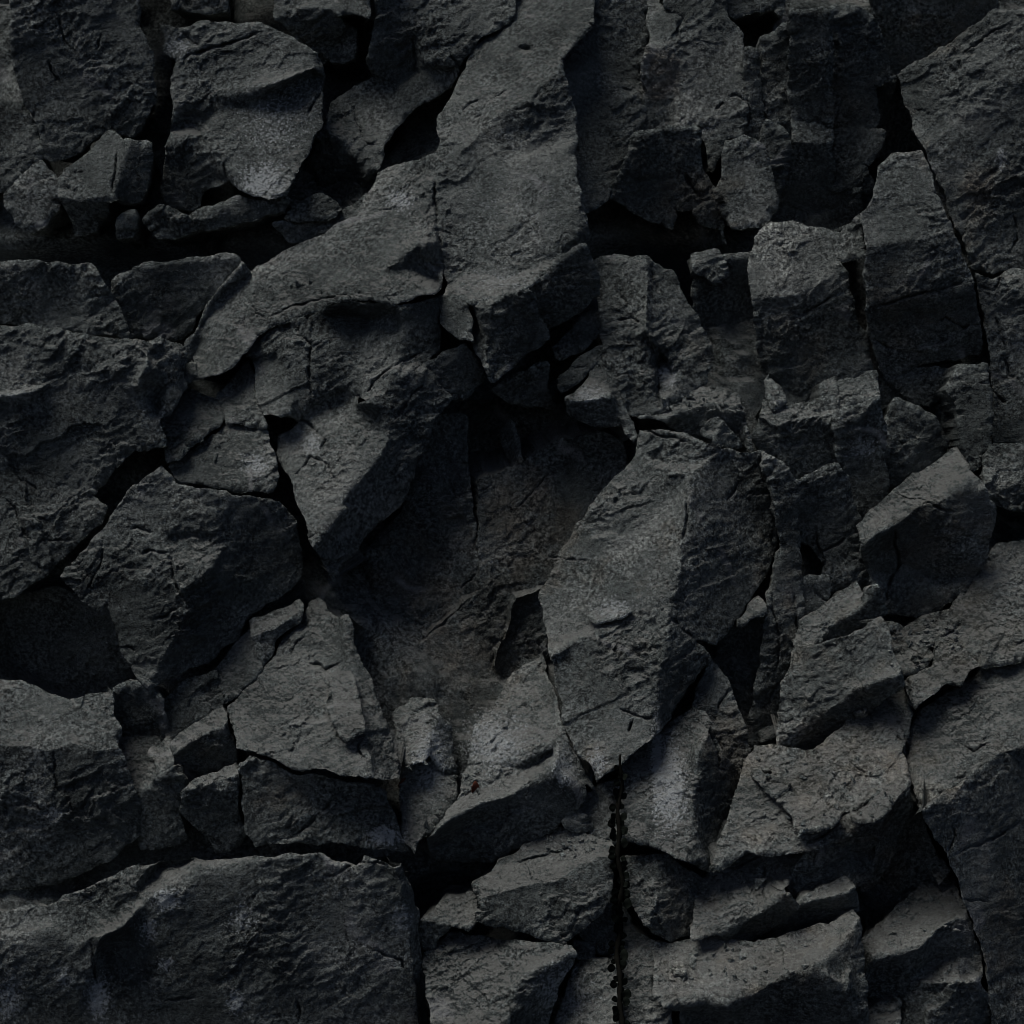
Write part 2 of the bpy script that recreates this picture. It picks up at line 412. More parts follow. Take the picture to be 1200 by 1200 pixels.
0.00 -0.35; 1013,643 1040,624 1067,601 1099,577 1136,553 1150,572 1163,592 1160,620 1152,655 1140,675 1092,678 1055,660 1025,680 1018,660
0.00 -0.05; 1025,680 1055,660 1092,678 1097,695 1112,703 1100,715 1075,722 1042,716 1035,700
0.20 0.50; 1092,678 1140,675 1130,690 1112,703 1097,695
B rock_boulder|40|1|rounded boulder above the shaded hollow at the cliff's edge
0.15 0.25; 1163,526 1200,512 1200,575 1175,565 1155,556
0.10 -0.20; 1155,556 1175,565 1200,575 1200,592 1189,596 1163,588 1155,572
B rock_pillar|25|1|upright narrow stone standing in front of a black gap
0.20 0.05; 1113,457 1125,431 1155,429 1159,460 1162,508 1157,511 1158,521 1147,545 1137,552 1131,540 1128,513 1125,481 1120,465
B rock_block|5|1.1!|
0.10 -0.10; 1139,317 1165,325 1178,322 1183,335 1200,345 1200,400 1170,398 1159,402 1153,372 1146,335
0.10 -0.05; 1159,402 1170,398 1200,400 1200,508 1165,522 1164,480 1161,450
B rock_chip|20|1|
0.20 0.40; 1181,321 1200,308 1200,342 1190,340 1183,333
B rock_slab|55|1.05!|great slab at the top corner, smooth grey above and rough brown below
0.30 0.10; 1049,88 1072,72 1115,49 1147,24 1168,11 1200,3 1200,85 1170,100 1150,118 1130,135 1112,152 1090,165 1083,174 1072,152 1059,115
0.05 -0.22; 1083,174 1090,165 1112,152 1130,135 1150,118 1170,100 1200,85 1200,303 1180,316 1165,323 1141,316 1132,293 1113,253 1100,213
B rock_wall|-70|1.1|
0.10 -0.45; 1020,0 1166,0 1168,13 1148,27 1115,52 1072,75 1046,92 1040,72 1027,24
B rock_pillar|-20|1|
-0.05 -0.25; 974,11 1005,11 1024,24 1040,77 1048,92 1025,99 1027,144 1020,150 975,149
0.15 0.05; 975,149 1020,150 1035,155 1029,176 1013,192 1019,221 1008,221 976,219 974,197
B rock_pillar|-35|1|
0.20 -0.40; 929,15 972,11 973,149 950,148 932,139 929,107
0.10 0.15; 930,141 973,153 973,165 960,168 930,167
0.10 -0.40; 925,167 960,168 973,165 974,215 1000,225 1008,222 1006,250 985,275 940,262 905,262 915,235
B rock_wall|-110|1|
-0.30 -0.30; 1022,98 1049,94 1086,178 1050,184 1030,180
B rock_pillar|25|1!|column of stacked brown blocks beside the long straight crack
0.10 0.15; 1008,251 1024,227 1029,195 1045,181 1080,177 1110,253 1119,272 1060,283 1040,285 1014,292 1011,267
0.05 -0.18; 1014,292 1040,285 1060,283 1119,272 1136,320 1142,330 1060,352 1014,364 1012,300
0.05 -0.45; 1014,364 1060,352 1142,330 1146,364 1154,401 1147,415 1125,423 1075,428 1058,440 1043,447 1029,433 1019,393
0.10 0.05; 1043,447 1058,440 1075,428 1120,430 1109,460 1091,477 1064,471
B rock_wall|-45|1.1|
0.10 0.15; 896,270 905,264 940,264 985,277 1006,254 1010,300 982,305 975,325 935,345 905,352 885,350 880,300
0.10 -0.20; 885,350 905,352 935,345 975,325 982,305 995,345 1003,380 1013,400 1020,437 1000,444 965,458 930,478 908,466 893,420
B rock_wall|-120|1|
-0.20 -0.30; 815,330 850,300 880,300 885,350 893,425 865,425 845,418 834,400 815,360
B rock_block|-30|1|
0.00 0.10; 813,300 840,295 851,321 840,332 815,315
B rock_chip|-10|1|
0.20 0.40; 963,452 976,445 979,455 979,473 968,471
B rock_block|-12|1|
0.20 0.50; 980,452 1024,439 1028,467 1003,469 981,482
B rock_block|-15|1.1|
0.10 0.60; 896,471 925,478 974,470 978,486 940,490 910,500 893,490
0.00 -0.18; 893,490 910,500 940,490 978,486 983,535 981,543 931,564 923,548 893,529 886,510
B rock_block|-10|1.1|
0.05 -0.15; 980,485 1027,469 1036,500 1033,513 1035,540 1040,567 1032,593 1008,612 997,583 984,540
B rock_block|-35|1.2|
0.00 -0.10; 1038,500 1050,470 1064,475 1095,490 1098,510 1110,515 1105,530 1080,553 1055,565 1042,565
B rock_block|-20|1|
0.00 -0.15; 933,566 981,545 997,585 1007,613 1012,642 1018,682 1000,688 985,695 970,688 965,660 955,635 940,630 933,610
B rock_pillar|-15|1|
-0.10 -0.05; 895,532 923,549 931,566 933,610 934,640 920,645 914,617 907,567
-0.10 -0.15; 920,645 934,640 936,680 940,720 937,745 928,758 918,792 910,825 905,852 890,870 877,885 880,850 890,800 900,745 902,700 915,650
B rock_slab|10|1|
0.20 0.60; 936,744 944,731 968,712 987,698 1003,685 1011,704 1000,715 975,735 965,752 952,757 933,755
0.00 -0.50; 1011,704 1027,691 1036,717 1019,724 995,743 965,752 975,735 1000,715
B rock_block|-20|1|
0.00 -0.10; 938,683 968,677 972,691 966,712 944,730 940,715
B rock_block|0|1|
-0.25 0.05; 694,0 755,0 760,21 757,45 747,93 735,95 722,85 712,65 705,45 692,24
-0.30 0.20; 692,24 705,45 712,65 722,85 735,95 747,93 755,107 757,128 747,155 739,173 723,208 715,227 712,235 685,248 681,238 677,205 674,133 668,118 660,100 657,70 678,46
B rock_chip|15|1|
0.20 0.50; 761,0 771,5 800,20 792,35 779,45 766,52 760,30
B rock_slab|0|1|
-0.10 -0.20; 758,53 779,47 795,70 790,115 785,145 770,157 749,155 757,128 757,107 750,92
0.00 0.12; 779,47 794,37 803,20 780,6 771,0 846,0 849,15 868,40 872,75 874,100 871,160 850,162 847,172 835,200 821,147 785,149 785,145 790,115 795,70
B rock_block|-30|1.1|
0.00 -0.25; 744,159 785,151 819,149 820,197 836,224 842,240 851,285 845,269 819,259 813,243 789,243 787,267 760,256 715,232 724,211
B rock_block|-5|1.1|
0.10 0.05; 851,168 872,164 893,172 901,205 910,235 896,259 888,263 861,264 853,256 840,223 848,211
B rock_pillar|-10|1|
0.00 -0.10; 897,45 924,29 928,107 929,133 927,160 909,141 896,125
B rock_pillar|-8|1|
0.00 -0.20; 873,55 886,60 890,125 893,168 874,162 876,110
B rock_pillar|-3|1|
0.00 -0.10; 895,160 899,142 915,150 925,167 921,203 910,232 902,205
B rock_block|5|1|
0.10 0.00; 848,0 916,0 915,16 907,8 883,13 861,19 849,13
B rock_block|30|1.15!|heavy dark block with a spear-shaped tip pointing down over a black hollow
0.10 0.10; 69,675 90,655 118,622 165,650 135,690 125,709 115,717 96,707 83,688
0.15 0.05; 125,709 135,690 165,650 199,648 208,690 213,691 221,727 213,735 195,760 175,795 163,797 155,789 144,771 131,733
0.20 0.50; 200,627 251,624 261,648 240,677 213,691 208,690 199,648
0.10 0.05; 118,622 132,600 155,568 190,545 205,568 245,573 255,600 251,624 200,627 199,648 165,650
-0.35 -0.25; 245,573 290,580 330,585 345,610 355,645 353,677 343,692 317,704 293,723 277,749 253,768 245,779 213,789 187,803 176,807 163,797 175,795 195,760 213,735 221,727 213,691 240,677 261,648 251,624 255,600
B rock_wall|-260|1.1|
0.10 -0.30; 0,712 70,690 130,710 155,790 132,815 80,828 0,805
B rock_slab|-5|1.15|
0.05 0.40; 0,800 24,799 53,813 80,821 131,811 132,835 140,859 136,877 110,880 85,870 60,880 40,875 0,872
0.05 -0.27; 0,872 40,875 60,880 85,870 110,880 136,877 145,892 160,931 162,979 128,1006 88,1027 56,1035 0,1054
B rock_block|-45|1|
0.05 -0.20; 134,808 160,800 191,820 195,864 165,862 143,862 134,835
0.10 0.55; 143,862 165,862 195,864 178,878 175,905 165,925 160,928 145,890 138,877
B rock_block|-45|1|
0.10 0.15; 193,824 215,800 253,788 262,830 226,847 197,867
B rock_block|-35|1|
0.30 0.50; 253,784 291,739 301,752 304,784 277,816 264,821
B rock_block|-15|1|
0.30 0.80; 293,728 317,722 350,704 353,710 340,725 322,737 300,745
-0.10 0.00; 300,745 322,737 340,725 353,710 350,724 325,748 306,783 303,760
B rock_block|-25|1|
0.20 0.80; 199,873 227,849 261,832 266,845 235,862 207,886
0.00 -0.30; 207,886 235,862 266,845 276,883 275,893 252,901 217,927 213,915 201,897
B rock_chip|-20|1|
0.20 0.60; 178,879 196,868 199,885 200,895 185,910 172,926 165,928 176,905
B rock_block|-20|1|
0.10 -0.27; 164,932 185,912 200,897 211,912 213,935 209,955 218,982 205,990 166,993 163,979
B rock_block|-2|1.1|
0.20 0.90; 216,928 240,910 273,897 275,908 245,919
0.10 -0.22; 216,928 245,919 275,908 279,960 284,979 282,989 256,996 240,973 212,952
B rock_block|15|1.1!|low wide block under the bright triangle, split by a diagonal crack
0.00 -0.05; 279,896 293,885 340,904 380,909 405,916 380,949 336,990 299,992 288,979 284,955
0.05 0.20; 405,916 439,920 452,931 463,955 476,987 481,1000 447,995 399,989 336,990 380,949
B rock_slab|20|0.75!|huge rough slab along the bottom with white mineral blotches
0.10 0.15; 0,1075 53,1060 107,1037 160,1014 187,1009 165,1038 153,1068 110,1098 90,1105 60,1085 20,1095 0,1100
0.30 0.95; 187,1009 229,1007 200,1030 172,1055 150,1085 115,1108 110,1098 153,1068 165,1038
0.05 -0.14; 229,1007 317,1003 375,999 393,1010 417,1015 428,1002 460,1014 470,1050 478,1080 485,1140 500,1200 110,1200 100,1150 115,1108 150,1085 172,1055 200,1030
0.10 -0.15; 0,1100 20,1095 60,1085 90,1105 110,1098 115,1108 100,1150 110,1200 0,1200
-0.75 -0.07; 460,1014 471,1012 481,1040 491,1067 492,1101 497,1136 511,1200 500,1200 485,1140 478,1080 470,1050
B rock_block|118|1|
0.10 0.30; 518,348 546,349 549,378 556,400 540,397 526,386 519,378
B rock_block|105|1|block under the pale slab's lip with a narrow lit left edge
0.55 0.45; 546,349 553,356 565,395 575,430 577,445 568,428 556,400 549,378
0.00 -0.40; 553,356 593,349 617,338 625,350 632,375 641,396 610,420 577,445 575,430 565,395
B rock_wall|-125|1.2|brown slab lining the hollow beside the pointed buttress
-0.05 0.10; 500,490 535,486 533,540 551,600 556,699 520,725 487,755 455,740 440,690 425,650 470,600 492,545
0.15 0.12; 535,486 546,490 548,560 558,640 560,690 556,699 551,600 533,540
0.30 0.15; 388,700 425,650 440,690 455,740 487,755 485,790 500,832 455,850 430,790 405,730
B rock_wall|-130|1.2|deep brown back wall of the hollow under the buttress
-0.08 0.12; 558,560 600,545 653,513 707,503 731,513 738,545 705,590 690,620 650,680 655,760 605,810 570,850 535,862 500,832 485,790 487,755 520,725 560,690 558,640
-0.30 -0.05; 604,700 650,680 655,760 605,810 575,780
B rock_wall|-210|1.2|
0.00 -0.20; 540,475 600,465 650,475 740,488 731,520 707,510 653,520 600,552 558,570 545,560
B rock_block|-5|1.1|bright crumbling stone standing in the joint beside the triangle
0.10 0.50; 462,837 483,820 507,822 515,837 505,845 488,845 474,858 466,870
0.20 0.75; 474,858 488,845 505,845 503,880 495,893 476,895 470,882 466,870
-0.50 0.30; 515,837 528,857 530,880 533,905 517,898 507,887 503,880 505,845
B rock_block|70|1|
0.00 -0.05; 90,-130 330,-130 330,-28 90,-28
B rock_block|8|1|
0.10 0.35; 684,938 700,924 722,917 724,988 700,984 688,972
B rock_ledge|28|0.8|wide bare sloping ledge under the undercut slab
0.12 0.52; 862,935 874,900 886,872 909,877 931,882 955,882 975,861 1000,843 1030,827 1061,804 1068,835 1060,868 1056,880 1062,908 1066,925 1050,931 1037,960 987,984 957,994 923,1001 880,998 835,1019 847,981
-0.30 -0.60; 1066,925 1069,940 1052,985 1031,1028 1010,1045 1024,1015 1037,960 1050,931
0.00 -0.70; 987,984 1037,960 1030,985 1018,995 992,1000
B rock_ledge|22|0.8|broken ledge with a dark undercut below the wide bare slope
0.12 0.65; 835,1019 880,998 923,1001 943,1004 930,1024 917,1043 893,1064 870,1085 856,1101 840,1093 812,1100 816,1064 825,1030
0.05 -0.90; 856,1101 870,1085 893,1064 917,1043 926,1046 934,1062 915,1080 885,1100
B rock_block|12|0.9|
-0.05 -0.05; 943,1004 957,994 987,986 991,1010 990,1031 968,1039 945,1054 936,1052 928,1040 930,1024
-0.25 0.25; 987,986 1028,975 1029,997 1024,1019 1008,1037 996,1041 990,1031 991,1010
B rock_ledge|20|0.8|
0.15 0.95; 934,1062 945,1053 968,1039 990,1030 998,1041 968,1052
0.00 -0.70; 934,1062 968,1052 998,1041 1003,1066 973,1084 930,1094 900,1100
B rock_ledge|42|0.8|lowest bare ledge with a chipped bright lip over a dark underside
0.12 0.62; 768,1107 787,1107 812,1100 840,1093 856,1101 880,1107 915,1099 973,1085 1000,1067 1005,1075 987,1093 963,1117 952,1128 915,1144 888,1163 853,1187 829,1180 800,1184 780,1178 768,1165
-0.45 0.10; 963,1117 987,1093 1005,1075 1012,1136 1015,1180 1005,1165 995,1141 989,1152 971,1144 952,1128
0.10 -0.80; 853,1187 888,1163 915,1144 952,1128 971,1144 989,1152 995,1141 1005,1165 1015,1180 1018,1200 800,1200 800,1184 829,1180
B rock_block|5|0.8|
0.10 0.55; 471,893 497,893 503,948 497,952 490,985 484,1002 476,985 472,935
-0.20 0.50; 497,893 516,898 533,910 532,940 515,957 500,978 490,985 497,952 503,948
"""  # block wholly above the frame: unseen, added to keep light out of a crack

# hairline joints and open cracks carved into whatever block they cross:  half-width depth ; polyline
CRACKS = """
1.6 14; 205,72 230,62 265,52 307,37
1.0 8; 215,38 228,50 236,55
1.3 10; 509,195 511,240 515,290 520,320
1.0 8; 412,120 416,140 428,165 445,172
1.0 9; 485,45 487,80 490,88
1.4 12; 528,62 537,80
1.2 10; 377,107 366,125 360,138
1.0 9; 293,350 300,368 313,373 340,360 406,345 409,330
1.2 10; 0,575 18,598 28,622 38,640
1.0 9; 40,638 55,632 72,634 88,633
1.2 9; 342,374 352,392 365,405 361,440 366,470
1.1 9; 420,472 445,440 470,425 500,410
1.0 8; 460,497 480,465 495,450 507,425
1.3 12; 330,505 345,492 362,495 380,515 372,535
1.2 10; 345,560 365,535 385,545 395,570
1.5 12; 199,648 204,680 213,697 221,715
1.3 10; 160,650 175,646 199,647
1.0 9; 178,728 195,720 213,707
1.0 8; 140,760 152,757 160,765
1.4 11; 150,622 162,618 178,625
1.2 10; 122,627 118,660 95,706
1.3 12; 358,777 372,778 380,784 400,775
1.6 14; 378,795 388,812 386,838 392,855 404,868 424,862
1.3 10; 424,862 420,880 430,893
1.3 12; 407,917 380,949 337,987
0.9 8; 62,880 64,905 66,930
1.1 9; 90,905 86,930
1.0 9; 380,1030 420,1010 470,1014
1.3 10; 430,1110 450,1118 470,1125 480,1150
1.0 8; 349,1170 349,1200
1.2 9; 108,1105 110,1140 116,1160
1.0 8; 190,1172 235,1170
1.3 12; 556,1037 561,1056 562,1078
1.2 12; 600,1012 640,1002 665,995 680,988
1.0 9; 620,920 626,908
1.0 9; 733,1000 760,1000
1.3 12; 824,833 831,858 840,878 842,898 858,910
1.0 8; 858,800 842,828 835,850
1.5 14; 784,723 800,738 817,752
1.2 10; 735,860 741,842
1.0 8; 725,830 740,838 760,842 770,838
1.0 8; 640,650 665,655 690,657
1.0 8; 905,620 905,640 912,655
1.1 10; 905,690 906,715 912,740 914,755 910,780 905,800
1.1 10; 930,690 932,720 934,745
1.0 8; 895,830 912,800
1.5 14; 954,620 963,650 968,678
1.3 12; 960,647 975,642 993,630
1.0 9; 983,540 997,583 1008,615
1.5 13; 1047,603 1050,640 1055,660 1042,680 1037,716
1.0 8; 1043,575 1060,583 1085,588 1100,596 1125,604
1.0 8; 1140,675 1133,690 1127,705
1.5 12; 1115,1003 1147,989 1180,975 1200,962
1.0 8; 1110,1000 1118,980 1120,960
1.0 8; 1130,1055 1160,1056
1.2 10; 917,1000 940,990 965,980 990,955 1005,950 1030,930 1050,915
1.0 9; 931,960 933,978 955,975 975,968
1.3 12; 1057,780 1065,803 1070,832
1.0 9; 1057,850 1062,880 1060,895
1.0 8; 1050,862 1058,868
1.0 8; 995,890 1005,900 1015,908
1.0 8; 1122,870 1140,880 1165,870
1.0 9; 885,905 902,906 900,915 925,920
1.0 9; 860,1018 880,1008 892,1003
1.0 9; 892,1003 896,1020 894,1060
1.3 12; 1012,365 1060,350 1100,340 1143,327
1.2 11; 1096,380 1110,373 1130,385 1150,378
1.0 9; 1020,395 1045,408 1065,415
1.2 10; 1144,335 1165,340 1175,320
1.0 9; 1168,370 1172,395 1180,410
1.3 11; 1178,415 1182,440 1195,445
1.2 10; 1160,455 1175,470 1185,470
1.3 10; 973,11 974,100 976,220
1.1 10; 872,55 874,100 876,140 873,158
1.0 9; 1027,100 1029,150
1.0 8; 855,115 862,110 872,118
1.0 8; 838,130 850,122
1.5 12; 800,195 808,215 822,235
1.6 14; 840,222 850,245 854,270
1.0 9; 935,372 980,345
1.3 12; 894,382 893,425 905,445
1.3 12; 707,380 740,372 757,385
1.0 8; 725,335 735,360
1.2 10; 771,440 772,478
1.0 9; 747,507 760,505 778,512 805,518
1.0 8; 850,590 870,560 866,555
1.0 8; 525,560 535,590
1.2 10; 487,755 515,735 553,698
1.0 9; 465,760 480,790 488,820
1.0 9; 540,690 560,670
1.0 8; 600,600 640,560 660,555
1.2 10; 68,20 75,45 85,60
1.2 10; 57,65 66,92 72,100
1.0 9; 118,40 112,60
1.0 8; 137,175 135,200 131,230
1.0 8; 250,180 262,190 267,213
1.0 8; 1185,25 1160,40 1120,70
1.0 8; 1188,245 1192,280 1180,300
4.0 13; 598,64 612,57 626,56
1.6 7; 540,131 552,122 562,117
1.4 6; 574,116 588,108 599,102
1.3 6; 556,140 566,131
1.2 6; 524,160 530,161
1.3 7; 560,66 566,48 572,44
2.0 8; 760,300 768,330 776,350
1.5 7; 955,690 962,700 972,705
1.2 7; 20,560 40,570 52,585
1.6 8; 800,560 806,600 800,640
"""

# stains that belong to the stone: kind x y rx ry strength
STAINS = """
rust 620 620 90 110 1.0
rust 500 660 80 110 1.0
rust 560 760 90 80 1.0
rust 810 230 60 50 1.0
rust 775 90 25 45 1.1
rust 1060 370 60 60 1.0
rust 1090 630 70 60 1.0
rust 1050 160 60 40 0.6
rust 1100 40 60 40 0.8
rust 1150 230 50 70 0.8
rust 940 400 60 60 0.7
rust 860 880 35 60 1.2
rust 950 860 30 25 1.2
rust 960 920 90 60 0.8
rust 900 1130 110 40 0.8
rust 1040 1020 40 50 1.0
rust 1170 1100 40 90 0.9
rust 1140 700 60 60 0.8
rust 785 650 30 60 0.6
rust 790 1060 30 40 0.9
rust 240 880 28 20 1.1
rust 330 930 45 30 0.7
rust 815 420 25 40 0.8
rust 470 900 12 30 1.0
rust 700 890 20 25 1.1
rust 985 120 40 60 0.7
rust 1000 900 200 190 0.75
rust 880 1110 160 80 0.8
rust 1120 760 110 110 0.75
rust 900 700 90 120 0.6
rust 700 760 90 120 0.45
pale 785 920 22 60 1.15
pale 770 900 8 70 1.2
pale 660 900 20 30 0.8
pale 505 890 25 45 1.0
pale 580 870 45 40 0.9
pale 195 1055 18 14 1.1
pale 175 1090 12 18 0.9
pale 115 1170 16 28 1.1
pale 75 1145 12 18 0.9
pale 10 1170 16 26 1.0
pale 275 1175 12 18 1.0
pale 195 1130 14 10 0.9
pale 285 1075 22 24 0.7
pale 450 980 24 14 1.1
pale 470 1075 16 20 0.8
pale 310 215 40 30 0.9
pale 325 140 60 60 0.55
pale 210 55 22 22 0.7
pale 470 235 20 18 0.9
pale 690 462 20 14 1.0
pale 782 440 12 16 1.2
pale 300 545 20 20 0.8
pale 365 520 12 16 0.9
pale 1173 185 8 16 1.0
pale 1010 525 22 12 0.8
pale 660 1160 40 40 0.8
pale 720 715 30 14 0.8
pale 15 465 40 10 0.7
pale 60 955 22 12 0.8
pale 600 250 90 70 0.35
pale 700 895 14 24 0.9
pale 590 330 60 16 0.6
"""

def parse_lines(txt):
    return [l.strip() for l in txt.strip().splitlines() if l.strip()]

def pts_of(s):
    return [tuple(float(v) for v in p.split(',')) for p in s.split()]

STEP = 2.2
GAIN = 1.6
LEAN = 0.42                     # the cliff leans back: lower parts stand nearer
W, H = 1200.0, 1200.0

def outward(p):
    """the cliff goes on past the frame: outline points on the frame's border move out"""
    x, y = p
    if x == 0: x = -95.0
    if x == W: x = W + 95.0
    if y == 0: y = -95.0
    if y == H: y = H + 95.0
    return (x, y)

cracks = []
for l in parse_lines(CRACKS):
    h, p = l.split(';')
    hw, dp = (float(v) for v in h.split())
    P = np.array(pts_of(p))
    # densify and roughen the line
    out = []
    for a, b in zip(P[:-1], P[1:]):
        n = max(2, int(np.hypot(*(b - a)) / 1.6))
        out.append(a + (b - a) * np.linspace(0, 1, n, endpoint=False)[:, None])
    out.append(P[-1:])
    q = np.concatenate(out)
    q = q + np.stack([1.5 * fbm(q[:, 0] / 17, q[:, 1] / 17, 71, 4), 1.5 * fbm(q[:, 0] / 17, q[:, 1] / 17, 93, 4)], 1)
    t = np.linspace(0, 1, len(q))
    taper = np.clip(np.minimum(t, 1 - t) * 4, 0.1, 1) * np.clip(0.75 + 0.9 * perlin(q[:, 0] / 12, q[:, 1] / 12, 55), 0.15, 1.2)
    cracks.append((hw, dp, q, taper, q.min(0) - 8, q.max(0) + 8))

stains = [(l.split()[0], *[float(v) for v in l.split()[1:]]) for l in parse_lines(STAINS)]

def stain_fields(x, y):
    f = {'rust': np.zeros(len(x)), 'pale': np.zeros(len(x))}
    for k, cx, cy, rx, ry, s in stains:
        d = ((x - cx) / rx) ** 2 + ((y - cy) / ry) ** 2
        f[k] = np.maximum(f[k], s * np.exp(-d * 0.9))
    return f

def inside(poly, x, y):
    r = np.zeros(len(x), bool)
    n = len(poly)
    for i in range(n):
        x1, y1 = poly[i]
        x2, y2 = poly[(i + 1) % n]
        if y1 == y2: continue
        c = (y1 > y) != (y2 > y)
        r ^= c & (x < (x2 - x1) * (y - y1) / (y2 - y1) + x1)
    return r

def seg_dist(x, y, a, b):
    d = b - a
    L2 = max(1e-9, d @ d)
    t = np.clip(((x - a[0]) * d[0] + (y - a[1]) * d[1]) / L2, 0, 1)
    return np.hypot(x - a[0] - t * d[0], y - a[1] - t * d[1])

def mean_value(poly, val, x, y):
    """mean value interpolation of the corner values over the polygon (points strictly inside)"""
    P = np.array(poly)
    n = len(P)
    dx = P[:, 0][None] - x[:, None]
    dy = P[:, 1][None] - y[:, None]
    r = np.hypot(dx, dy) + 1e-6
    dx2, dy2, r2 = np.roll(dx, -1, 1), np.roll(dy, -1, 1), np.roll(r, -1, 1)
    cr = dx * dy2 - dy * dx2
    dt = dx * dx2 + dy * dy2
    tn = cr / (r * r2 + dt + 1e-9)          # tan(alpha/2), signed
    w = (np.roll(tn, 1, 1) + tn) / r
    s = w.sum(1)
    s = np.where(np.abs(s) < 1e-12, 1e-12, s)
    return (w * np.array(val)[None]).sum(1) / s

def unproject(x, y, z):
    """photo position and height z (pixels towards the viewer from the cliff plane) -> metres"""
    k = (DIST - z) / DIST * PX
    return np.stack([(x - 600) * k, -z * PX, CAMH - (y - 600) * k], 1)

gx, gy = np.meshgrid(np.arange(-190, 1392, STEP), np.arange(-190, 1392, STEP * 0.866))
gx = gx + (np.arange(gx.shape[0]) % 2)[:, None] * STEP * 0.5
gx, gy = gx.ravel(), gy.ravel()
rng = np.random.default_rng(5)
gx = gx + rng.uniform(-0.28, 0.28, gx.shape) * STEP
gy = gy + rng.uniform(-0.28, 0.28, gy.shape) * STEP
border = (gx < -12) | (gx > 1212) | (gy < -12) | (gy > 1212)
keep = ~border | (rng.uniform(size=gx.shape) < 0.10)       # coarse beyond the frame
gx, gy = gx[keep], gy[keep]

def relief(x, y, seed, rough):
    """chipped surface relief in pixels"""
    ca, sa = math.cos(-0.45), math.sin(-0.45)
    wx = x + 9 * perlin(x / 40, y / 40, seed + 5)
    wy = y + 9 * perlin(x / 40, y / 40, seed + 6)
    u = (wx * ca + wy * sa) * 0.62
    v = -wx * sa + wy * ca
    d = 2.5 * fbm(x / 120, y / 120, seed, 3)
    d = d - 12.0 * planes(u / 70, v / 70, seed + 41)
    m = np.clip(0.5 + 1.2 * perlin(x / 90, y / 90, seed + 8), 0.08, 1.3)      # cleaved planes next to rough breaks
    d = d + 2.4 * (0.4 + m) * chips(u / 36, v / 22, seed + 12)
    d = d - 6.0 * m * planes(u / 19, v / 19, seed + 21)
    d = d + 4.2 * m * chips(u / 14, v / 8, seed + 34)
    d = d - 1.5 * m * scallop(u / 9, v / 9, seed + 31)
    d = d + 2.3 * (0.2 + m) * chips(u / 6.5, v / 4.5, seed + 33)
    return rough * d

def mesh_object(name, V, F, mat, parent=None, attrs=None, smooth=None):
    me = bpy.data.meshes.new(name)
    nv, nf = len(V), len(F)
    me.vertices.add(nv)
    me.vertices.foreach_set('co', np.asarray(V, np.float32).ravel())
    sizes = np.array([len(f) for f in F]) if not isinstance(F, np.ndarray) else np.full(nf, F.shape[1])
    loops = F.ravel() if isinstance(F, np.ndarray) else np.concatenate([np.asarray(f) for f in F])
    me.loops.add(len(loops))
    me.loops.foreach_set('vertex_index', loops.astype(np.int32))
    me.polygons.add(nf)
    me.polygons.foreach_set('loop_start', np.concatenate([[0], np.cumsum(sizes)[:-1]]).astype(np.int32))
    me.polygons.foreach_set('use_smooth', np.ones(nf, bool) if smooth is None else np.asarray(smooth, bool))
    me.update(calc_edges=True)
    me.validate()
    for k, a in (attrs or {}).items():
        at = me.attributes.new(k, 'FLOAT', 'POINT')
        at.data.foreach_set('value', np.asarray(a, np.float32))
    me.materials.append(mat)
    o = bpy.data.objects.new(name, me)
    scene.collection.objects.link(o)
    o.parent = parent
    return o

def weld(polys, tol=3.5):
    """corners of one block that nearly coincide become one; corners on a neighbour's edge are inserted there"""
    reps = []
    out = []
    for P in polys:
        Q = []
        for p in P:
            for r in reps:
                if abs(r[0] - p[0]) < tol and abs(r[1] - p[1]) < tol:
                    p = r
                    break
            else:
                reps.append(p)
            if not Q or Q[-1] != p: Q.append(p)
        if Q[0] == Q[-1]: Q.pop()
        out.append(Q)
    res = []
    for P in out:
        Q = []
        for a, b in zip(P, P[1:] + P[:1]):
            Q.append(a)
            A, B = np.array(a), np.array(b)
            d = B - A
            L2 = d @ d
            hit = []
            for r in reps:
                if r == a or r == b or r in P: continue
                t = ((r[0] - a[0]) * d[0] + (r[1] - a[1]) * d[1]) / L2
                if 0.02 < t < 0.98 and abs((r[0] - a[0]) * d[1] - (r[1] - a[1]) * d[0]) / math.sqrt(L2) < 2.6:
                    hit.append((t, r))
            Q += [r for _, r in sorted(hit)]
        res.append(Q)
    return res

def warp(x, y):
    return (x + 1.5 * fbm(x / 26, y / 26, 301, 4, 0.75), y + 1.5 * fbm(x / 26, y / 26, 401, 4, 0.75))

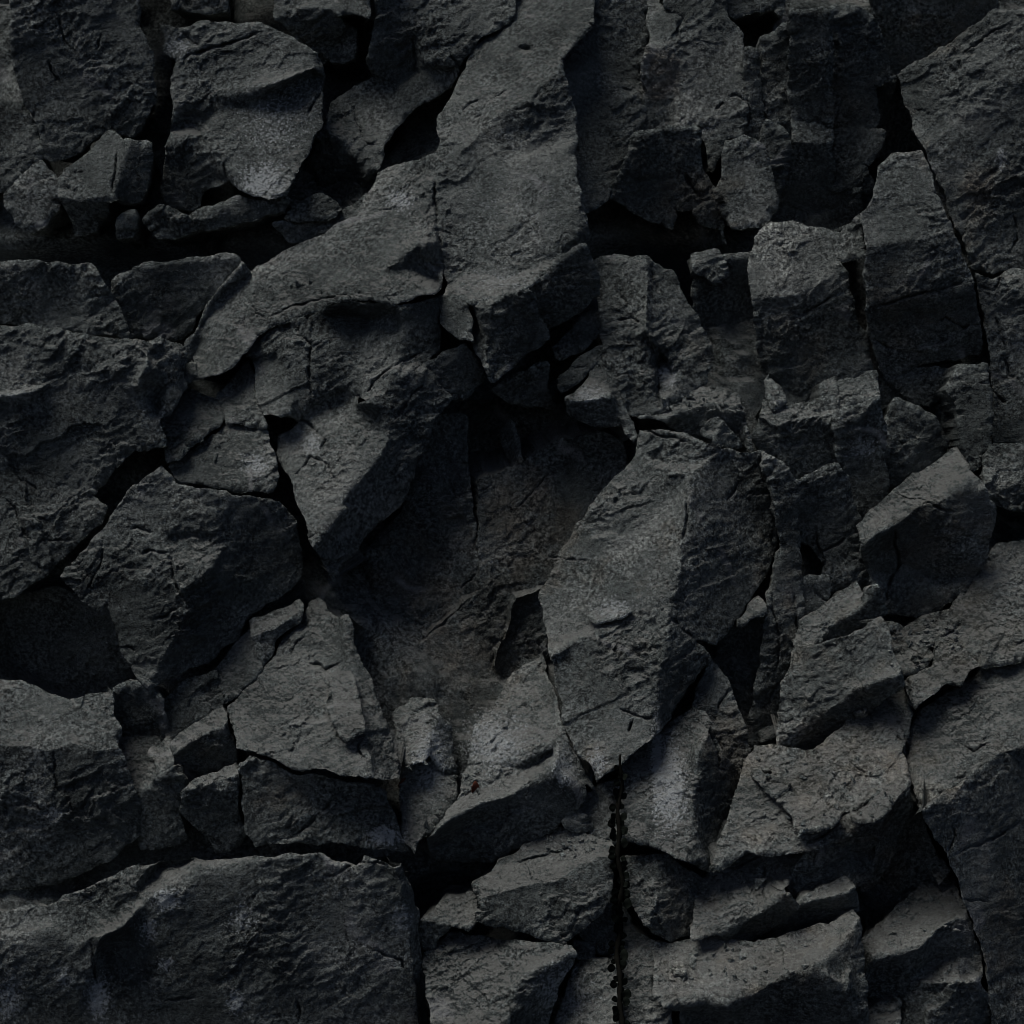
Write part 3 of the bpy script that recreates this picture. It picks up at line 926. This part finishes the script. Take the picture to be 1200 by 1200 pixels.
def build_block(name, z0, rough, facets, mat, parent, seed, thick=120.0, bevel=2.2, tight=None):
    polys = weld([[outward(p) for p in f[2]] for f in facets])
    slopes = [(f[0] * GAIN, f[1] * GAIN) for f in facets]
    for k, P in enumerate(polys):                        # large faces may not run far out of the leaning cliff plane
        A = np.clip(np.array(P), -30, 1230)
        ex_, ey_ = np.ptp(A, axis=0)
        lim = max(0.25, 130 / ey_)
        sx, sy = slopes[k]
        lmx = max(0.35, 120 / ex_)
        slopes[k] = (float(np.clip(sx, -lmx, lmx)), float(np.clip(sy, LEAN - lim, LEAN + lim)))
    # ---- heights of the corners: least squares over the facets' slopes
    vid = {}
    for P in polys:
        for p in P: vid.setdefault(p, len(vid))
    nv, nf = len(vid), len(polys)
    rows, rhs = [], []
    for k, P in enumerate(polys):
        sx, sy = slopes[k]
        for p in P:
            r = np.zeros(nv + nf)
            r[vid[p]], r[nv + k] = 1, -1
            rows.append(r)
            rhs.append(sx * p[0] + sy * p[1])
    r = np.zeros(nv + nf)
    for p, i in vid.items():
        r[i] = 1.0 / nv
    yc = np.mean([p[1] for p in vid])
    z0 = z0 + LEAN * (yc - 600)
    rows.append(r * 3); rhs.append(z0 * 3.0)
    sol = np.linalg.lstsq(np.array(rows), np.array(rhs), rcond=None)[0]
    zc = {p: sol[i] for p, i in vid.items()}
    # ---- outer edges
    cnt = {}
    for P in polys:
        for a, b in zip(P, P[1:] + P[:1]):
            cnt.setdefault(frozenset((a, b)), []).append((a, b))
    outer = [v[0] for v in cnt.values() if len(v) == 1]
    X, Y, Z, key, T = [], [], [], {}, []
    def vert(x, y, z):
        k = (round(x * 50), round(y * 50))
        if k not in key:
            key[k] = len(X)
            X.append(x); Y.append(y); Z.append(z)
        return key[k]
    def split(a, b):
        if a > b: return split(b, a)[::-1]
        n = max(1, int(math.hypot(a[0] - b[0], a[1] - b[1]) / (STEP * 0.95)))
        if min(a[0], b[0]) < -12 or max(a[0], b[0]) > 1212 or min(a[1], b[1]) < -12 or max(a[1], b[1]) > 1212: n = max(1, n // 2)
        return [(a[0] + (b[0] - a[0]) * i / n, a[1] + (b[1] - a[1]) * i / n, zc[a] + (zc[b] - zc[a]) * i / n) for i in range(n + 1)]
    for k, P in enumerate(polys):
        ring = []
        for a, b in zip(P, P[1:] + P[:1]):
            ring += split(a, b)[:-1]
        A = np.array(P)
        lo, hi = A.min(0), A.max(0)
        sel = (gx > lo[0]) & (gx < hi[0]) & (gy > lo[1]) & (gy < hi[1])
        x, y = gx[sel], gy[sel]
        ex = [q for hw, dp, q, tp, l, h in cracks if (h > lo).all() and (l < hi).all()]
        if ex:
            e = np.concatenate(ex)
            x, y = np.concatenate([x, e[:, 0]]), np.concatenate([y, e[:, 1]])
        ins = inside(P, x, y)
        x, y = x[ins], y[ins]
        dm = np.full(len(x), 1e9)
        for a, b in zip(P, P[1:] + P[:1]):
            dm = np.minimum(dm, seg_dist(x, y, np.array(a), np.array(b)))
        ok = dm > STEP * 0.45
        x, y = x[ok], y[ok]
        sx, sy = slopes[k]
        c = sol[nv + k]
        fade = np.exp(-dm[ok] / min(9.0, 0.22 * float(dm.max() if len(dm) else 1.0) + 0.8))
        res = [zc[p] - (c + sx * p[0] + sy * p[1]) for p in P]
        z = c + sx * x + sy * y + (mean_value(P, res, x, y) * fade if len(x) else 0)
        pts = [(p[0], p[1]) for p in ring] + list(zip(x.tolist(), y.tolist()))
        nr = len(ring)
        co, _, fa, ov, _, _ = delaunay_2d_cdt([Vector(p) for p in pts], [(i, (i + 1) % nr) for i in range(nr)], [], 1, 1e-5)
        zz = [p[2] for p in ring] + z.tolist()
        m = [vert(c_.x, c_.y, zz[o[0]] if o else 0.0) for c_, o in zip(co, ov)]
        T += [(m[f[0]], m[f[1]], m[f[2]]) for f in fa]
    x, y, z = np.array(X), np.array(Y), np.array(Z)
    T = np.array([t for t in T if len(set(t)) == 3])
    ar = (x[T[:, 1]] - x[T[:, 0]]) * (y[T[:, 2]] - y[T[:, 0]]) - (y[T[:, 1]] - y[T[:, 0]]) * (x[T[:, 2]] - x[T[:, 0]])
    T[ar > 0] = T[ar > 0][:, [0, 2, 1]]                 # all facing the viewer
    # ---- distance to the block's outline
    do = np.full(len(x), 1e9)
    for a, b in outer:
        do = np.minimum(do, seg_dist(x, y, np.array(a), np.array(b)))
    z = z + relief(x, y, seed * 7, 0.82 * rough)
    bw = 1.0 + 0.8 * perlin(x / 25, y / 25, seed + 3)
    z = z - 0.6 * bevel * np.clip(bw, 0.2, 2.0) * np.exp(-(do / (1.5 * np.clip(bw, 0.3, 2))) ** 1.3)
    z = z - 9.0 * np.clip(perlin(x / 11, y / 11, seed + 4) - 0.12, 0, 1) * np.exp(-do / 3.5)          # chipped arrises
    for hw, dp, q, tp, l, h in cracks:
        s = np.where((x > l[0]) & (x < h[0]) & (y > l[1]) & (y < h[1]))[0]
        if not len(s): continue
        d2 = (x[s][:, None] - q[:, 0][None]) ** 2 + (y[s][:, None] - q[:, 1][None]) ** 2
        j = d2.argmin(1)
        z[s] -= dp * tp[j] * np.exp(-d2[np.arange(len(s)), j] / (hw * hw * 0.9))
    # ---- outline loops -> inset a little, then a skirt straight back into the cliff
    ed = {}
    for t in T.tolist():
        for a, b in ((t[0], t[1]), (t[1], t[2]), (t[2], t[0])):
            ed[(a, b)] = 1
    be = [(a, b) for a, b in ed if (b, a) not in ed]
    nx, ny = np.zeros(len(x)), np.zeros(len(x))
    for a, b in be:
        ex_, ey_ = x[b] - x[a], y[b] - y[a]
        L = math.hypot(ex_, ey_) + 1e-9
        for v in (a, b):
            nx[v] += ey_ / L; ny[v] += -ex_ / L
    ln = np.hypot(nx, ny); ln[ln < 1e-6] = 1
    nx, ny = nx / ln, ny / ln
    # triangles run clockwise on screen, so (ey, -ex) points inwards or outwards: test once
    test = 0
    cxm, cym = x.mean(), y.mean()
    a0 = sum(x[a] * y[b] - x[b] * y[a] for a, b in be)
    if a0 > 0: nx, ny = -nx, -ny
    bv = np.unique(np.array(be).ravel())
    ins = -(tight if tight is not None else 4.2 if (x.mean() > 830 and y.mean() < 780) else 2.6) + 2.6 * np.clip(perlin(x[bv] / 24, y[bv] / 24, seed + 9) * 1.3, -0.8, 0.8)
    x[bv] += nx[bv] * ins
    y[bv] += ny[bv] * ins
    st = stain_fields(x, y)
    xw, yw = warp(x, y)
    V = unproject(xw, yw, z)
    zi = (np.clip((yw + 100) / 4, 0, 349).astype(int), np.clip((xw + 100) / 4, 0, 349).astype(int))
    np.maximum.at(ZMAP, zi, z)
    # side walls: three rough rings leaning inwards
    wid = min(np.ptp(x), np.ptp(y))
    taper = min(0.30 * thick, 0.22 * wid)
    rings = [{int(v): int(v) for v in bv}]
    parts = [V]
    nV = len(V)
    for r_, t in enumerate((0.12, 0.4, 1.0)):
        B = V[bv].copy()
        off = taper * t + (2.5 + 5 * t) * fbm(x[bv] / 20 + 40 * t, y[bv] / 20, seed + 60 + r_, 3)
        B[:, 0] += nx[bv] * off * PX
        B[:, 2] -= ny[bv] * off * PX
        B[:, 1] += (thick * t + 6 * perlin(x[bv] / 18, y[bv] / 18, seed + 70 + r_)) * PX
        rings.append({int(v): nV + i for i, v in enumerate(bv)})
        parts.append(B)
        nV += len(bv)
    V = np.concatenate(parts)
    F = T.tolist()
    n_front = len(F)
    for q0, q1 in zip(rings[:-1], rings[1:]):
        for a, b in be:
            F.append((q0[b], q0[a], q1[a], q1[b]))
    back_id = rings[-1]
    nxt = {}
    for a, b in be: nxt[a] = b
    seen = set()
    for s in list(nxt):
        if s in seen: continue
        loop, v = [], s
        while v not in seen and v in nxt:
            seen.add(v); loop.append(back_id[v]); v = nxt[v]
        if len(loop) > 2: F.append(tuple(loop[::-1]))
    attrs = {k: np.concatenate([a, a[bv], a[bv], a[bv]]) for k, a in st.items()}
    sm = np.zeros(len(F), bool); sm[:n_front] = True
    return mesh_object(name, V, F, mat, parent, attrs, sm)

# ------------------------------------------------------------------ cliff: the solid rock behind, then every block
def build_core():
    xs = np.concatenate([np.arange(-1500, -200, 26), np.arange(-200, 1400, 7), np.arange(1400, 2701, 26)]).astype(float)
    ys = np.concatenate([np.arange(-900, -200, 26), np.arange(-200, 1400, 7), np.arange(1400, 1960, 26)]).astype(float)
    X, Y = np.meshgrid(xs, ys)
    x, y = X.ravel(), Y.ravel()
    ox = np.maximum(np.maximum(-120 - x, x - 1320), 0)
    oy = np.maximum(np.maximum(-120 - y, y - 1320), 0)
    out = np.clip(np.hypot(ox, oy) / 160, 0, 1)
    out = out * out * (3 - 2 * out)
    z = -95 + LEAN * (y - 600) + 100 * out + 18 * fbm(x / 160, y / 160, 900, 4) + relief(x, y, 911, 1.4) - 45 * scallop(x / 130, y / 110, 955) * (0.4 + out)
    for hx, hy, rx, ry, dp in ((590, 590, 130, 170, 190), (65, 765, 95, 75, 190), (90, 283, 190, 30, 110), (770, 295, 95, 50, 130), (1062, 1010, 45, 70, 120), (480, 160, 30, 40, 60), (525, 1030, 50, 22, 90), (850, 300, 40, 50, 80), (186, 90, 36, 220, 150), (0, 60, 30, 120, 80), (1112, 490, 18, 30, 70), (1060, 130, 25, 50, 60), (400, 80, 40, 60, 60)):
        z = z - dp * np.exp(-(((x - hx) / rx) ** 2 + ((y - hy) / ry) ** 2) ** 2)
    k = PX
    V = np.stack([(x - 600) * k, -z * PX, CAMH - (y - 600) * k], 1)
    nyy, nxx = X.shape
    i = np.arange(nyy * nxx).reshape(nyy, nxx)
    F = np.stack([i[:-1, :-1].ravel(), i[1:, :-1].ravel(), i[1:, 1:].ravel(), i[:-1, 1:].ravel()], 1)
    st = stain_fields(x, y)
    return mesh_object('cliff', V, F, ROCK, None, st)

ZMAP = np.full((350, 350), -400.0)          # front surface of the cliff, for what rests on it

cliff = build_core()
cliff['label'] = 'dark grey fractured rock cliff face broken into angular blocks'
cliff['category'] = 'cliff'
cliff['kind'] = 'structure'

blocks = []
for l in parse_lines(DATA):
    if l.startswith('B '):
        n, z0, ro, lab = l[2:].split('|')
        blocks.append([n, float(z0), ro, lab, []])
    else:
        s, p = l.split(';')
        sx, sy = (float(v) for v in s.split())
        blocks[-1][4].append((sx, sy, pts_of(p)))
for i, (n, z0, ro, lab, fc) in enumerate(blocks):
    # '!' after the roughness marks a block set off by open joints, '+' one that is fused to its neighbours
    o = build_block(n, z0 * 0.7, float(ro.rstrip('!+')), fc, ROCK, cliff, 31 + i * 13, tight=-0.2 if ro.endswith('!') else 5.5 if ro.endswith('+') else None)
    if lab: o['label'] = lab
# ------------------------------------------------------------------ loose things on the cliff
def surface_z(x, y, r=1):
    i, j = int((y + 100) / 4), int((x + 100) / 4)
    return float(ZMAP[max(0, i - r):i + r + 1, max(0, j - r):j + r + 1].max())

def loose(name, label, cat, facets, lift=6.0, thick=26.0, group=None, mat=None):
    pts = [p for f in facets for p in f[2]]
    cx, cy = sum(p[0] for p in pts) / len(pts), sum(p[1] for p in pts) / len(pts)
    zs = float(np.median([surface_z(*p, 0) for p in pts if True]))
    zs = max(zs, surface_z(cx, cy, 0) - 4)
    o = build_block(name, zs + lift - LEAN * (np.mean([p[1] for p in pts]) - 600), 0.45, facets, mat or ROCK, None, 9000 + int(cx) * 3 + int(cy), thick, 3.0)
    o['label'] = label
    o['category'] = cat
    if group: o['group'] = group
    return o

# plates and flakes still attached to the blocks: slope_x slope_y lift ; outline
FLAKES = """
0.15 0.75 13; 388,784 407,780 414,800 424,836 425,857 404,867 390,845 386,815
0.10 0.75 6; 907,933 940,929 968,931 987,955 973,968 933,975 931,960
0.10 0.65 6; 1003,947 1053,912 1064,917 1051,936 1024,966 1000,960
0.10 0.60 4; 883,905 925,918 908,934 893,922
0.30 0.70 5; 690,722 715,712 742,715 722,724 700,730
0.10 0.50 4; 1085,1010 1100,1005 1112,1020 1100,1035
"""
for l in parse_lines(FLAKES):
    h, p = l.split(';')
    a, b, lift = (float(v) for v in h.split())
    pts = pts_of(p)
    zs = float(np.median([surface_z(*q, 0) for q in pts]))
    build_block('rock_flake', zs + lift - LEAN * (np.mean([q[1] for q in pts]) - 600), 0.8, [(a, b, pts)], ROCK, cliff, 5000 + int(pts[0][0]) * 7 + int(pts[0][1]), 34.0, 2.0)

STONES = [
    ('stone', 'small pale stone wedged beside the notch under the sloping slab', [(0.2, 0.5, '214,431 227,430 230,439 219,448')]),
    ('stone', 'flat pale pebble lying in the corner of the dark notch', [(0.2, 0.6, '193,522 215,520 219,527 211,537 197,541')]),
    ('stone', 'small flat-topped stone resting above the broken pale block by the vine', [(0.3, 0.6, '659,963 675,948 688,957 680,965'), (-0.3, 0.1, '675,948 688,957 692,969 680,972 680,965'), (0.0, -0.1, '659,963 680,965 680,972 664,970')]),
    ('stone', 'rounded light pebble perched between two cracked blocks left of the vine', [(0.2, 0.4, '673,1104 691,1103 696,1117 692,1125 677,1121')]),
    ('stone', 'long pale flake leaning on the ledge beside a bright pebble', [(0.3, 0.6, '861,420 872,421 896,441 899,460 891,466 867,444')]),
    ('stone', 'pale angular stone next to the leaning flake on the ledge', [(0.2, 0.5, '901,444 912,455 917,471 909,479 899,465')]),
    ('stone', 'tiny bright pebble on the brown ledge', [(0.1, 0.6, '836,445 851,444 852,452 838,452')]),
    ('stone', 'dark rounded stone behind the bright pebble', [(0.1, 0.1, '840,423 859,417 861,433 845,434')]),
    ('stone', 'grey stone under the leaning flake', [(0.0, 0.2, '869,458 891,466 882,479 871,474')]),
    ('stone', 'small pale stone caught at the foot of the narrow pillar', [(0.2, 0.6, '891,858 907,850 910,861 893,870')]),
    ('stone', 'long thin stone wedged in the black joint over the bottom slab', [(0.1, 0.7, '58,1036 98,1024 104,1034 62,1048')]),
    ('stone', 'pale chip of stone inside the small hollow by the curved crack', [(0.6, 0.4, '462,163 469,161 473,175 466,184')]),
    ('stone', 'tiny white pebble on the lowest bare ledge', [(0.1, 0.5, '792,1135 800,1135 801,1140 793,1141')]),
    ('stone', 'small block-shaped stone on the wide bare ledge near the undercut slab', [(0.1, 0.6, '1005,833 1013,830 1015,836 1006,838')]),
]
for n, lab, fs in STONES:
    loose(n, lab, 'stone', [(a, b, pts_of(p)) for a, b, p in fs], 5.0 if 'wedged in the black' not in lab else 0.0)

# grit and small broken chips that have collected on the ledges
def grit():
    r = np.random.default_rng(3)
    zones = [(885, 885, 1050, 985, 45), (1042, 735, 1090, 788, 45), (775, 462, 865, 482, 40), (532, 905, 562, 932, 30), (640, 980, 700, 1003, 25), (1030, 1045, 1120, 1105, 35), (870, 440, 918, 478, 25), (800, 1105, 960, 1150, 35), (840, 1010, 920, 1060, 25), (1085, 725, 1125, 760, 25), (205, 515, 260, 540, 15), (470, 870, 530, 985, 25), (935, 735, 1010, 760, 15), (300, 330, 480, 350, 20)]
    V, F = [], []
    for x0, y0, x1, y1, n in zones:
        for _ in range(n):
            x, y = r.uniform(x0, x1), r.uniform(y0, y1)
            s = r.uniform(0.9, 3.2) * (1.5 if r.uniform() < 0.12 else 1.0)
            c = unproject(np.array([x]), np.array([y]), np.array([surface_z(x, y, 0) + 0.2 * s]))[0]
            d = r.normal(size=(6, 3)); base = np.array([(1, 0, 0), (-1, 0, 0), (0, 1, 0), (0, -1, 0), (0, 0, 1), (0, 0, -1)], float)
            q, _ = np.linalg.qr(r.normal(size=(3, 3)))
            P6 = ((base + 0.45 * d) * np.array([1.3, 0.9, 0.7])) @ q * s * PX + c
            o = len(V)
            V += P6.tolist()
            F += [(o + a, o + b, o + e) for a, b, e in ((0, 2, 4), (2, 1, 4), (1, 3, 4), (3, 0, 4), (2, 0, 5), (1, 2, 5), (3, 1, 5), (0, 3, 5))]
    g = mesh_object('rubble', np.array(V), F, ROCK, None, None, np.zeros(len(F), bool))
    g['label'] = 'fine broken grit and chips scattered on the rock ledges'
    g['category'] = 'rubble'
    g['kind'] = 'stuff'
grit()

# the hanging vine: a thin stem draped down the rock with small leaves
def plain_material(name, col, rough=0.7):
    m = bpy.data.materials.new(name)
    m.use_nodes = True
    nt = m.node_tree
    b = nt.nodes['Principled BSDF']
    tcn = nt.nodes.new('ShaderNodeTexCoord')
    nz = nt.nodes.new('ShaderNodeTexNoise'); nz.inputs['Scale'].default_value = 60
    rp = nt.nodes.new('ShaderNodeValToRGB')
    rp.color_ramp.elements[0].color = (*[c * 0.55 for c in col], 1)
    rp.color_ramp.elements[1].color = (*[c * 1.4 for c in col], 1)
    nt.links.new(tcn.outputs['Object'], nz.inputs[0]); nt.links.new(nz.outputs[0], rp.inputs[0]); nt.links.new(rp.outputs[0], b.inputs['Base Color'])
    b.inputs['Roughness'].default_value = rough
    b.inputs['Specular IOR Level'].default_value = 0.02
    return m
STEM_M = plain_material('dark_stem', (0.006, 0.006, 0.005), 1.0)
LEAF_M = plain_material('dark_leaf', (0.007, 0.009, 0.007))
DRY_M = plain_material('dry_leaf', (0.10, 0.035, 0.022))

rnd = random.Random(11)
vy = np.arange(884.0, 1298.0, 6.0)
vx = 726 + 2.0 * np.sin(vy / 23.0) + 1.5 * np.sin(vy / 9.0) + np.where(vy < 890, (890 - vy) * 0.12, 0)
vz = np.array([max(surface_z(x + dx, min(y, 1215.0), 1) for dx in (-5, 0, 5)) for x, y in zip(vx, vy)])
for _ in range(6): vz = np.maximum(vz, np.convolve(np.pad(vz, 2, mode='edge'), [0.1, 0.2, 0.4, 0.2, 0.1], 'valid'))
vz = vz + 5.0
P = unproject(vx, vy, vz)
base = Vector(P[0])

def tube(P, R, n=7):
    V, F = [], []
    for i, p in enumerate(P):
        d = Vector(P[min(i + 1, len(P) - 1)]) - Vector(P[max(i - 1, 0)])
        d.normalize()
        a = d.cross(Vector((0, 1, 0))).normalized(); b = d.cross(a)
        for k in range(n):
            t = 2 * math.pi * k / n
            V.append(Vector(p) + (a * math.cos(t) + b * math.sin(t)) * R[i])
    for i in range(len(P) - 1):
        for k in range(n):
            F.append((i * n + k, i * n + (k + 1) % n, (i + 1) * n + (k + 1) % n, (i + 1) * n + k))
    F += [tuple(range(n))[::-1], tuple((len(P) - 1) * n + k for k in range(n))]
    return np.array([tuple(v) for v in V]), F

vine = bpy.data.objects.new('hanging_vine', None)
scene.collection.objects.link(vine)
vine.location = base
vine['label'] = 'thin black leafy vine hanging straight down the rock face'
vine['category'] = 'vine'
R = np.interp(vy, [884, 905, 935, 1300], [1.0, 1.8, 2.5, 2.6]) * PX * (1 + 0.25 * np.sin(vy * 0.7))
V, F = tube(P - np.array(base), R)
mesh_object('stem', V, F, STEM_M, vine)

def leaf_mesh():
    """a small broad rounded leaf with a short stalk, folded along its midrib; about 1 unit long"""
    rows = [(0.0, 0.03), (0.22, 0.04), (0.30, 0.26), (0.5, 0.42), (0.72, 0.38), (0.9, 0.2), (1.0, 0.02)]
    V, F = [], []
    for sgn in (1, -1):                                  # upper and lower skin give it thickness
        for t, w in rows:
            c = 0.18 * math.sin(t * 2.4)
            for q in (-1, 0, 1):
                V.append((q * w, c + 0.16 * w * abs(q) + 0.02 * sgn, -t))
    n = len(rows)
    for s in range(2):
        for i in range(n - 1):
            for q in range(2):
                a = s * n * 3 + i * 3 + q
                f = (a, a + 1, a + 4, a + 3)
                F.append(f if s else f[::-1])
    for i in range(n - 1):
        for q in (0, 2):
            a = i * 3 + q
            F.append((a, a + 3, a + 3 + n * 3, a + n * 3))
    return np.array(V), F
LV, LF = leaf_mesh()
leaf0 = mesh_object('leaf', LV, LF, LEAF_M, vine)
k = 0
y = 898.0
while y < 1205:
    dens = 0.55 if y < 915 else 1.0
    side = 1 if k % 2 else -1
    if rnd.random() < 0.25: side = -side
    o = leaf0 if k == 0 else leaf0.copy()
    if k:
        scene.collection.objects.link(o)
        o.parent = vine
    x = float(np.interp(y, vy, vx)); z = float(np.interp(y, vy, vz))
    q = unproject(np.array([x + side * 1.0]), np.array([y]), np.array([z + rnd.uniform(0.5, 3)]))[0]
    o.location = Vector(q) - base
    o.rotation_euler = (rnd.uniform(-0.5, 0.7), rnd.uniform(0.35, 1.7) * -side, rnd.uniform(-0.8, 0.8))
    s = rnd.uniform(7.5, 12) * PX * (0.8 if y < 915 else 1.0)
    o.scale = (s * rnd.uniform(0.85, 1.2), s, s)
    k += 1
    y += rnd.uniform(2.2, 6.0) / dens

# two dead leaves caught in the crevices
for x, y, rz, lab in ((477, 914, 0.6, 'small reddish dead leaf caught in the vertical joint beside the bright triangle'), (558, 924, 1.3, 'small brown dead leaf lying on the bright ledge of the wedge')):
    m = leaf0.data.copy()
    m.materials.clear(); m.materials.append(DRY_M)
    o = bpy.data.objects.new('dry_leaf', m)
    scene.collection.objects.link(o)
    o.location = Vector(unproject(np.array([x - 6.0]), np.array([y - 2.0]), np.array([surface_z(x, y, 1) + 1.5]))[0])
    o.rotation_euler = (0.3, -rz, 0.5)
    s = 15 * PX
    o.scale = (s * 1.1, s, s)
    o['label'] = lab
    o['category'] = 'leaf'
